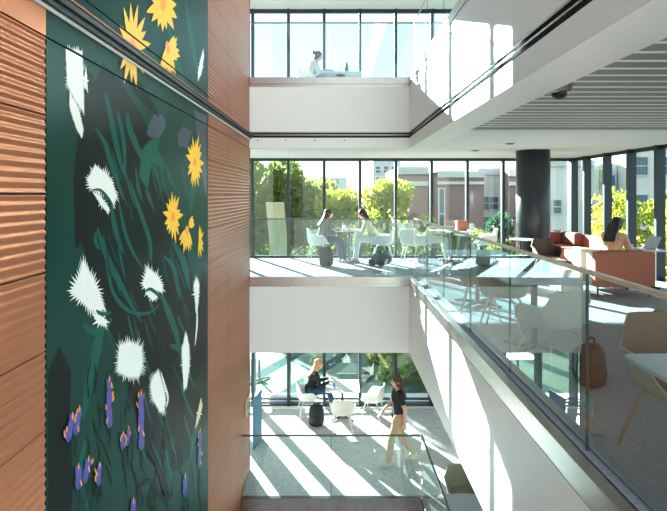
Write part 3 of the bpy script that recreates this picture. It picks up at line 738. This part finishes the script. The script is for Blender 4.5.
def person(loc, rz, J, label, skin, garments, hair_m, hair='long', scale=1.0, bun=False):
    f = Fig()
    P = {k: Vector(v) for k, v in J.items()}
    f.cap('pelvis', P['hipL'] * .9 + P['hipR'] * .1, P['hipR'] * .9 + P['hipL'] * .1, .105, .105)
    f.cap('torso', P['pel'] + V3(0, 0, .02), P['waist'], .105, .095, 1.25)
    f.cap('torso', P['waist'], P['chest'], .098, .115, 1.3)
    f.cap('torso', P['chest'] + V3(-.09, 0, .06), P['chest'] + V3(.09, 0, .06), .082, .082)
    f.cap('torso', P['chest'] + V3(-.06, .06, 0), P['chest'] + V3(.06, .06, 0), .062, .062)
    f.cap('torso', P['shL'], P['shR'], .055, .055)
    f.cap('neck', P['neck'] - V3(0, 0, .04), P['head'] - V3(0, .015, .06), .05, .045)
    H = P['head']; look = Vector(J.get('look', (0, 1, 0))).normalized(); up = V3(0, 0, 1); side = look.cross(up).normalized(); upl = side.cross(look)
    hm = Matrix((side, look, upl)).transposed()
    def hp(x, y, z): return H + hm @ V3(x, y, z)
    f.mb.ell(H, (.074, .092, .112), 20, 14, rot=hm); f.seg.append(('head', hp(0, 0, -.03), hp(0, 0, .03), .08, .08))
    f.mb.ell(hp(0, .03, -.06), (.048, .05, .052), 14, 9, rot=hm)
    capsule(f.mb, hp(0, .088, .01), hp(0, .104, -.022), .009, .014, n=8)
    capsule(f.mb, hp(-.018, .078, -.06), hp(.018, .078, -.06), .009, .009, n=8)
    for sx in (-1, 1): f.mb.ell(hp(sx * .076, -.005, -.005), (.012, .02, .03), 10, 7, rot=hm)
    for sd_, S in (('L', -1), ('R', 1)):
        f.cap('uarm', P['sh' + sd_], P['el' + sd_], .052, .040); f.cap('farm', P['el' + sd_], P['wr' + sd_], .040, .026)
        hd = (P['wr' + sd_] - P['el' + sd_]).normalized() if 'hd' + sd_ not in P else P['hd' + sd_].normalized()
        w_ = P['wr' + sd_]; lat = hd.cross(V3(0, 0, 1)); lat = lat.normalized() if lat.length > .2 else V3(0, 1, 0); nrm = lat.cross(hd).normalized()
        inn = lat * (-S)
        for q in (-1, 0, 1): f.cap('hand', w_ + hd * .015 + lat * q * .014, w_ + hd * .075 + lat * q * .024, .016, .013)
        for q, l in ((-1.5, .058), (-.5, .070), (.5, .074), (1.5, .064)):
            if S > 0: q = q
            a = w_ + hd * .08 + lat * q * .019; b = a + hd * l * .5 - nrm * .006; c = b + hd * l * .42 - nrm * .022
            f.cap('hand', a, b, .0088, .008); f.cap('hand', b, c, .008, .0072)
        a = w_ + hd * .03 + inn * .028; b = a + hd * .03 + inn * .026; c = b + hd * .026 + inn * .006 - nrm * .008
        f.cap('hand', a, b, .011, .010); f.cap('hand', b, c, .010, .008)
        f.cap('thigh', P['hip' + sd_], P['kn' + sd_], .088, .058); f.cap('shin', P['kn' + sd_], (P['kn' + sd_] + (P['an' + sd_] - P['kn' + sd_]) * .35), .056, .055)
        f.cap('shin', P['kn' + sd_] + (P['an' + sd_] - P['kn' + sd_]) * .3, P['an' + sd_], .054, .036)
        t_ = P['toe' + sd_]; an = P['an' + sd_]; heel = an + (an - t_).normalized() * .04; heel.z = min(an.z - .045, heel.z); 
        f.cap('foot', an, heel, .036, .034); f.cap('foot', heel, t_, .036, .028); f.cap('foot', an + (t_ - an) * .3, t_, .036, .028)
    me = remeshed(f.mb, .0085, 5)
    body = bpy.data.objects.new('person', me); COL.objects.link(body); body.location = loc; body.rotation_euler = (0, 0, rz); body.scale = (scale,) * 3
    me.materials.clear(); me.materials.append(skin)
    tag(body, label, 'person')
    labs = [f.near(Vector(p.center)) for p in me.polygons]
    for gname, gm, pred, off, sm in garments:
        keep = [p for p, l in zip(me.polygons, labs) if pred(l[1], l[2], p.center)]
        idx = {}; vs = []; fs = []
        for p in keep:
            ff = []
            for vi in p.vertices:
                if vi not in idx: idx[vi] = len(vs); v = me.vertices[vi]; vs.append(v.co + v.normal * off)
                ff.append(idx[vi])
            fs.append(ff)
        gmsh = bpy.data.meshes.new(gname); gmsh.from_pydata(vs, [], fs); gmsh.update(); gmsh.polygons.foreach_set('use_smooth', [True] * len(fs)); gmsh.materials.append(gm)
        g = bpy.data.objects.new(gname, gmsh); COL.objects.link(g); g.parent = body
        if sm: m_ = g.modifiers.new('s', 'SMOOTH'); m_.factor = .5; m_.iterations = sm
        so = g.modifiers.new('so', 'SOLIDIFY'); so.thickness = .006; so.offset = -1
    # hair
    h = MB()
    h.ell(hp(0, -.014, .034), (.083, .098, .090), 18, 12, rot=hm); h.ell(hp(0, -.036, -.01), (.082, .078, .105), 18, 12, rot=hm)
    for sx in (-1, 1): capsule(h, hp(sx * .060, .028, .06), hp(sx * .072, .004, -.05), .022, .022)
    if hair == 'long':
        b0 = P['neck']
        for sx in (-1.2, -.4, .4, 1.2):
            capsule(h, hp(sx * .045, -.055, .0), hp(sx * .058, -.075, -.13), .045, .045)
            e1 = hp(sx * .058, -.075, -.13); bk = P['chest'] + V3(sx * .06, -.135, .02)
            capsule(h, e1, bk, .045, .022)
    if bun: h.ell(hp(0, -.13, .05), (.045, .045, .045), 14, 10)
    hm_ = remeshed(h, .010, 3); hm_.materials.clear(); hm_.materials.append(hair_m)
    ho = bpy.data.objects.new('hair', hm_); COL.objects.link(ho); ho.parent = body
    for sx in (-1, 1):
        e = MB(); e.ell(hp(sx * .028, .078, .012), (.013, .01, .008), 10, 6, rot=hm); e.build('eye', mat('eye_dark', (50, 38, 32), .3), body, smooth=True)
    mo = MB(); mo.ell(hp(0, .0855, -.061), (.022, .006, .007), 10, 6, rot=hm); mo.build('mouth', mat('lips', (176, 96, 90), .5), body, smooth=True)
    return body
def seated(lean=.06, arms=None, look=(0, 1, -.25), knee=.0, feet=0.0, seat=.47):
    s = seat
    J = dict(pel=(0, 0, s + .10), waist=(0, lean * .35, s + .22), chest=(0, lean * .8, s + .38), neck=(0, lean * 1.1, s + .52), head=(0, lean * 1.3 + .045, s + .655),
             shL=(-.155, lean, s + .46), shR=(.155, lean, s + .46), hipL=(-.085, 0, s + .085), hipR=(.085, 0, s + .085),
             knL=(-.10, .42, s + .075), knR=(.10, .42, s + .075), anL=(-.11, .40 + feet, .085), anR=(.11, .46 + feet, .085), toeL=(-.12, .55 + feet, .03), toeR=(.12, .61 + feet, .03), look=look)
    J.update(arms or dict(elL=(-.20, lean + .10, s + .22), elR=(.20, lean + .10, s + .22), wrL=(-.10, lean + .32, s + .30), wrR=(.10, lean + .32, s + .30), hdL=(.35, .9, .1), hdR=(-.35, .9, .1)))
    return J
top = lambda l, t, c: l in ('torso', 'uarm') or (l == 'farm' and t < .93)
def tee(l, t, c): return l == 'torso' or (l == 'uarm' and t < .62)
pants = lambda l, t, c: l in ('pelvis', 'thigh', 'shin') and not (l == 'shin' and t > .97 and 0)
shoes = lambda l, t, c: l == 'foot'
G = lambda n, rgb, r=.8: mat(n, rgb, r, 0, .08, 40, .1, 200)
D_brn = mat('hair_brown', (74, 46, 34), .5, 0, .25, 60); D_blk = mat('hair_black', (28, 20, 20), .42, 0, .2, 60); D_bld = mat('hair_blonde', (190, 142, 88), .5, 0, .2, 60)
person((-.30, 11.5, -.01), R(-80), seated(.10, look=(0, 1, -.2), feet=.08), 'seated woman in a grey top with brown hair at the middle window table', M_skin,
       [('sweater', G('grey_knit', (96, 104, 104)), top, .008, 2), ('trousers', G('blue_grey_trousers', (74, 92, 110)), pants, .008, 2), ('shoes', G('shoe_white', (226, 226, 226)), shoes, .004, 0)], D_brn)
person((.98, 11.5, -.01), R(80), seated(.22, look=(0, 1, -.45), feet=.06), 'seated woman in a cream top and white trousers with long black hair', M_skin,
       [('shirt', G('cream_shirt', (222, 206, 170)), top, .008, 2), ('trousers', G('white_trousers', (228, 228, 224)), pants, .010, 2), ('shoes', G('shoe_tan', (170, 140, 116)), shoes, .004, 0)], D_blk)
person((-.58, 11.92, ZL - .0), R(-84), seated(.12, look=(0, 1, -.15), feet=.14, seat=.49), 'seated blonde woman in a black sweater and jeans on the lowest floor', M_skin,
       [('sweater', G('black_knit', (24, 24, 28)), top, .010, 2), ('trousers', G('denim', (42, 66, 96)), pants, .008, 2), ('shoes', MATS['shoe_white'], shoes, .004, 0)], D_bld, scale=1.06)
Jw = dict(pel=(0, 0, .93), waist=(0, .0, 1.06), chest=(0, .015, 1.24), neck=(0, .01, 1.40), head=(0, .035, 1.545), shL=(-.165, .01, 1.345), shR=(.165, -.01, 1.345),
          hipL=(-.085, 0, .90), hipR=(.085, 0, .90), knL=(-.09, .16, .50), knR=(.09, -.07, .49), anL=(-.085, .22, .10), anR=(.09, -.33, .15), toeL=(-.09, .38, .045), toeR=(.10, -.20, .035),
          elL=(-.22, -.07, 1.10), elR=(.21, .08, 1.09), wrL=(-.22, -.06, .86), wrR=(.20, .26, .92), look=(0, 1, -.12))
person((1.26, 9.78, ZL), R(98), Jw, 'woman walking left in a black tee and beige trousers on the lowest floor', M_skin,
       [('tee', G('black_tee', (26, 30, 38)), tee, .010, 2), ('trousers', G('beige_trousers', (206, 170, 130)), pants, .020, 5), ('shoes', G('shoe_cream', (226, 214, 178)), shoes, .005, 0)], D_brn, scale=1.04)
person((4.44, 8.06, -.04), R(-58), seated(.14, look=(.25, 1, -.35), seat=.47), 'dark-haired woman in a cream top seen from behind in the terracotta lounge seat', M_skin,
       [('shirt', G('peach_top', (226, 186, 150)), top, .010, 2), ('trousers', MATS['white_trousers'], pants, .008, 2), ('shoes', MATS['shoe_white'], shoes, .004, 0)], D_blk)
person((-.60, 11.9, ZU), R(-86), seated(.14, look=(0, 1, -.3)), 'person with hair in a bun seated on the top floor against the sky', M_skin,
       [('shirt', G('pale_shirt', (206, 206, 204)), top, .010, 2), ('trousers', MATS['denim'], pants, .008, 2), ('shoes', MATS['shoe_white'], shoes, .004, 0)], D_brn, hair='short', bun=True)

# ============================================================ OUTDOORS
GZ = -3.76
rnd = random.Random(11)
M_lawn = mat('lawn', (84, 104, 52), .9, 0, .3, .6, spec=0)
M_pat = mat('patio_stone', (124, 148, 128), .9, 0, .08, 2, spec=0)
M_patd = mat('patio_shadow_band', (70, 94, 90), .9, 0, .08, 2, spec=0)
M_bark = mat('bark', (92, 76, 60), .9, 0, .2, 8)
def leafmat(n, rgb):
    m = mat(n, rgb, .6, 0, .3, .9); b = m.node_tree.nodes['Principled BSDF']
    nt = m.node_tree; tr = nt.nodes.new('ShaderNodeBsdfTranslucent'); tr.inputs[0].default_value = (*[min(1, c * 1.5) for c in srgb(rgb)], 1)
    mx = nt.nodes.new('ShaderNodeMixShader'); mx.inputs[0].default_value = .5; out = nt.nodes['Material Output']
    nt.links.new(b.outputs[0], mx.inputs[1]); nt.links.new(tr.outputs[0], mx.inputs[2]); nt.links.new(mx.outputs[0], out.inputs[0]); return m
LF = {'green': leafmat('leaf_green', (112, 130, 58)), 'yellow': leafmat('leaf_yellow_green', (150, 158, 54)), 'dark': leafmat('leaf_dark', (38, 72, 48)), 'gold': leafmat('leaf_gold', (176, 162, 54)), 'hedge': leafmat('leaf_hedge', (150, 176, 100))}
m = MB(); m.box(-60, 90, YW + .12, 140, GZ - .2, GZ); struct(m.build('ground_lawn', M_lawn), None)
m = MB(); m.box(-8, 1.6, YW + .6, 19, GZ, GZ + .03, 0); m.box(1.6, 12, YW + .6, 13.35, GZ, GZ + .03, 0)
for k in range(7):
    x = -8 + k * 1.6; m.add([(x, YW + .6, GZ + .035), (x + .45, YW + .6, GZ + .035), (x + 3.4, 19, GZ + .035), (x + 2.95, 19, GZ + .035)], [(0, 1, 2, 3)], 1)  # darker bands paint shadow stripes onto the patio
o = struct(m.build('ground_patio', [M_pat, M_patd]))
def leaves(blobs, n, size, mat_, parent, name='foliage'):
    vs, fs = [], []
    tot = sum(b[3] * b[4] * b[5] for b in blobs)
    for (cx, cy, cz, rx, ry, rz) in blobs:
        for _ in range(int(n * rx * ry * rz / tot) + 1):
            u = Vector((rnd.gauss(0, 1), rnd.gauss(0, 1), rnd.gauss(0, 1))).normalized() * rnd.uniform(.45, 1.04) ** .6
            p = Vector((cx + u.x * rx, cy + u.y * ry, cz + u.z * rz)); s = size * rnd.uniform(.6, 1.4)
            q = Euler((rnd.uniform(0, 6.3), rnd.uniform(0, 6.3), rnd.uniform(0, 6.3))).to_matrix()
            k = len(vs)
            vs += [p + q @ Vector(v) * s for v in ((-.5, 0, 0), (0, -.28, .04), (.6, 0, 0), (0, .28, .04))]; fs.append((k, k + 1, k + 2, k + 3))
    me = bpy.data.meshes.new(name); me.from_pydata(vs, [], fs); me.materials.append(mat_)
    o = bpy.data.objects.new(name, me); COL.objects.link(o); o.parent = parent; return o
def tree(x, y, top, rad, kind, label, n=3600, size=.26, low=None, seed=0):
    global rnd
    rnd = random.Random(seed + 100)
    e = empty('tree', (x, y, GZ)); tag(e, label, 'tree')
    H = top - GZ; low = H * .3 if low is None else low - GZ
    t = MB(); t.tube([(0, 0, 0), (.05, 0, H * .35), (-.05, .05, H * .65), (0, 0, H * .85)], [H * .025, H * .02, H * .013, .02], 10); t.build('trunk', M_bark, e, smooth=True)
    b = MB()
    for k in range(9):
        a = k * 2.4; z0 = H * (.3 + .05 * k); L = rad * .75
        b.tube([(0, 0, z0), (math.cos(a) * L * .5, math.sin(a) * L * .5, z0 + L * .4), (math.cos(a) * L, math.sin(a) * L, z0 + L * .7)], [.05, .03, .01], 6)
    b.build('branches', M_bark, e)
    blobs = []
    for k in range(11):
        a = rnd.uniform(0, 6.3); r = rad * rnd.uniform(.2, .68); z = low + (H - low) * rnd.uniform(.15, .85); f = 1 - abs((z - low) / (H - low) - .45) * .9
        q = rad * rnd.uniform(.34, .52)
        blobs.append((math.cos(a) * r * f, math.sin(a) * r * f, z, q, q, q * .8))
    blobs.append((0, 0, H - rad * .4, rad * .42, rad * .42, rad * .4)); blobs.append((0, 0, (low + H) / 2, rad * .6, rad * .6, (H - low) * .4))
    leaves(blobs, n, size, LF[kind], e)
    return e
tree(-5.0, 27, 4.2, 3.0, 'green', 'dense green tree seen through the leftmost middle window pane', 8000, seed=1)
tree(-2.3, 24, 3.4, 2.2, 'green', 'dense green tree seen left of the woman in grey', 7500, seed=2)
tree(-.9, 29, 2.6, 2.4, 'green', 'green tree whose top fades into white sky left of the grey tower', 4200, seed=3)
tree(.55, 22.5, 1.9, 1.7, 'yellow', 'yellow-green tree behind the table of the two seated women', 3600, .22, seed=4)
tree(2.6, 24.5, 2.4, 1.6, 'yellow', 'yellow-green tree behind the woman in cream', 3600, .22, seed=5)
tree(4.1, 22.0, .7, 1.0, 'yellow', 'small yellow-green tree in front of the brick building', 1800, .2, seed=6)
tree(5.9, 17.5, .95, 1.1, 'dark', 'dark green tree left of the charcoal column', 2600, .17, seed=7)
tree(5.0, 15.5, .1, .6, 'gold', 'slim yellow shrub below the dark green tree', 900, .12, seed=8)
tree(7.6, 14.0, 1.3, 1.0, 'gold', 'yellow-leaved tree outside the first narrow side window', 2200, .14, seed=9)
tree(8.9, 15.6, 1.8, 1.1, 'yellow', 'yellow-green tree outside the second narrow side window', 2400, .14, seed=10)
tree(9.2, 13.4, 1.5, .95, 'gold', 'golden tree outside the side window behind the woman with the laptop', 2200, .14, seed=11)
tree(10.0, 15.0, 1.75, 1.0, 'yellow', 'tall yellow-green tree outside the side window right of the woman with the laptop', 1900, .15, seed=12)
tree(-7.5, 36, 3.0, 4.0, 'dark', 'dark tree far behind the green trees at the left', 3000, .4, seed=13)
e = empty('planting_bed', (0, 0, GZ)); tag(e, 'sloping bed of dense green shrubs outside the lowest windows', 'shrubs', kind='stuff')
rnd = random.Random(3)
m = MB(); m.add([(1.3, 14.2, 0), (3.9, 13.4, 0), (6, 19, 0), (.6, 19, 0), (1.4, 14.3, .12), (3.8, 13.6, .12), (5.9, 18.8, .3), (.7, 18.8, .3)], [(0, 1, 2, 3), (4, 5, 6, 7), (0, 1, 5, 4), (1, 2, 6, 5), (2, 3, 7, 6), (3, 0, 4, 7)]); m.build('soil', M_lawn, e)
bl = []
for k in range(70):
    v = rnd.uniform(0, 1); yy = 14.2 + 4.6 * v; xx = rnd.uniform(1.6 - v * .8, 3.8 + v * 1.8); bl.append((xx, yy, .30 + .5 * v, .5, .5, .36))
leaves(bl, 24000, .14, LF['hedge'], e)
e = empty('low_hedge', (0, 0, GZ)); tag(e, 'low green hedge at the foot of the trees beyond the patio', 'shrubs', kind='stuff')
leaves([(x * 1.3, 31 + (x % 3) * .4, 1.3, 1.3, .9, 1.9) for x in range(-12, 9)], 11000, .3, LF['green'], e)
# outdoor table and stone pylon
T((-2.12, 14.2, GZ + .03), .8, .8, 'outdoor cafe table on the patio beyond the lowest left window', base=mat('green_metal', (36, 78, 70), .5, .3), name='patio_table')
m = MB(); m.add([(-2.95, 20, 0), (-1.75, 20, 0), (-1.75, 20.3, 0), (-2.95, 20.3, 0), (-3.1, 20, 5.0), (-1.95, 20, 5.0), (-1.95, 20.3, 5.0), (-3.1, 20.3, 5.0)], [(0, 1, 2, 3), (4, 5, 6, 7), (0, 1, 5, 4), (1, 2, 6, 5), (2, 3, 7, 6), (3, 0, 4, 7)])
for v in range(len(m.v)):
    x, y, z = m.v[v]; m.v[v] = ((x + 2.4) * .62 - 2.3 + (0 if z else .35), y, z)
o = m.build('stone_pylon', mat('sandstone', (214, 190, 150), .8, 0, .08, 3), bevel=.03, loc=(0, 0, GZ)); tag(o, 'pale sandstone pylon standing among the left trees', 'pylon')
# buildings
M_brick = mat('mauve_brick', (150, 122, 120), .85, 0, .08, 2); M_band = mat('stone_band', (206, 204, 204), .8); M_win = mat('dark_glazing', (84, 104, 120), .15, 0, .1, .3)
M_bwh = mat('white_render', (222, 218, 212), .8); M_bgr = mat('grey_cladding', (168, 178, 190), .7)
def building(x0, x1, y, d, top, wall_m, label, bands=(), wins=(), mull_m=None):
    e = empty('building', (0, 0, 0)); tag(e, label, 'building')
    m = MB(); m.box(x0, x1, y, y + d, GZ, top); m.build('wall', wall_m, e)
    for z0, z1 in bands: m = MB(); m.box(x0, x1, y - .2, y + .2, z0, z1); m.build('stone_band', M_band, e)
    for (a, b, c, q) in wins:
        m = MB(); m.box(a, b, y - .06, y + .1, c, q, 0); n = max(1, int((b - a) / .8))
        for k in range(n + 1): xx = a + (b - a) * k / n; m.box(xx - .05, xx + .05, y - .12, y, c, q, 1)
        m.box(a - .05, b + .05, y - .12, y, c - .08, c, 1); m.box(a - .05, b + .05, y - .12, y, q, q + .08, 1); m.box(a, b, y - .1, y, (c + q) / 2 - .04, (c + q) / 2 + .04, 1)
        m.build('window', [M_win, mull_m or M_band], e)
    return e
building(5.6, 8.3, 44, 10, 3.9, M_brick, 'mauve brick building block with pale bands, left of three', ((2.3, 2.7), (3.3, 3.95)), ((5.7, 6.2, -2, 1.9),))
building(8.9, 12.9, 43, 10, 3.5, M_brick, 'mauve brick block between the second and third window bars', ((2.4, 2.65), (3.0, 3.55)), ((9.0, 9.5, -2.2, 2.0),))
building(12.9, 15.0, 45, 10, 3.9, M_bwh, 'recessed white block with windows between two brick blocks', ((3.3, 3.9),), ((13.1, 14.8, -1.6, -.5), (13.1, 14.8, .2, 1.3)))
building(15.0, 17.2, 43, 10, 3.7, M_brick, 'mauve brick block left of the charcoal column', ((2.3, 2.6), (3.1, 3.7)))
building(4.9, 8.2, 62, 8, 6.2, M_bgr, 'grey tower with a grid of windows behind the first brick block', (), tuple((5.1 + i, 5.8 + i, -1 + 1.3 * k, -.2 + 1.3 * k) for i in range(3) for k in range(5)))
building(-1.9, 2.0, 80, 8, 4.2, M_bgr, 'distant grey building above the yellow-green trees', (), tuple((-1.7 + i, -1.1 + i, 1 + 1.1 * k, 1.7 + 1.1 * k) for i in range(3) for k in range(3)))
building(16.5, 20.4, 38.5, 4, 4.2, M_bwh, 'white building with small windows right of the column', ((3.7, 4.2),), tuple((16.8 + 1.2 * i, 17.5 + 1.2 * i, z, z + 1.0) for i in range(3) for z in (-2.2, .1)))
building(20.45, 21.5, 38, 4, 3.9, M_bgr, 'blue-grey block between the white buildings', (), ((20.6, 21.35, -2.5, 3.0),), M_bgr)
building(21.6, 27.5, 37, 10, 5.4, M_bwh, 'large white building with dark window bands outside the side windows', ((4.9, 5.4),), tuple((21.9 + 2.0 * i, 23.2 + 2.0 * i, z, z + 1.3) for i in range(3) for z in (-2.4, .2, 3.0)))
building(27.7, 35.5, 37, 10, 5.6, M_bwh, 'white building at the far right behind the last side window', ((5.1, 5.6),), tuple((28.1 + 2.2 * i, 29.5 + 2.2 * i, z, z + 1.4) for i in range(3) for z in (-2.4, .2, 3.0)))
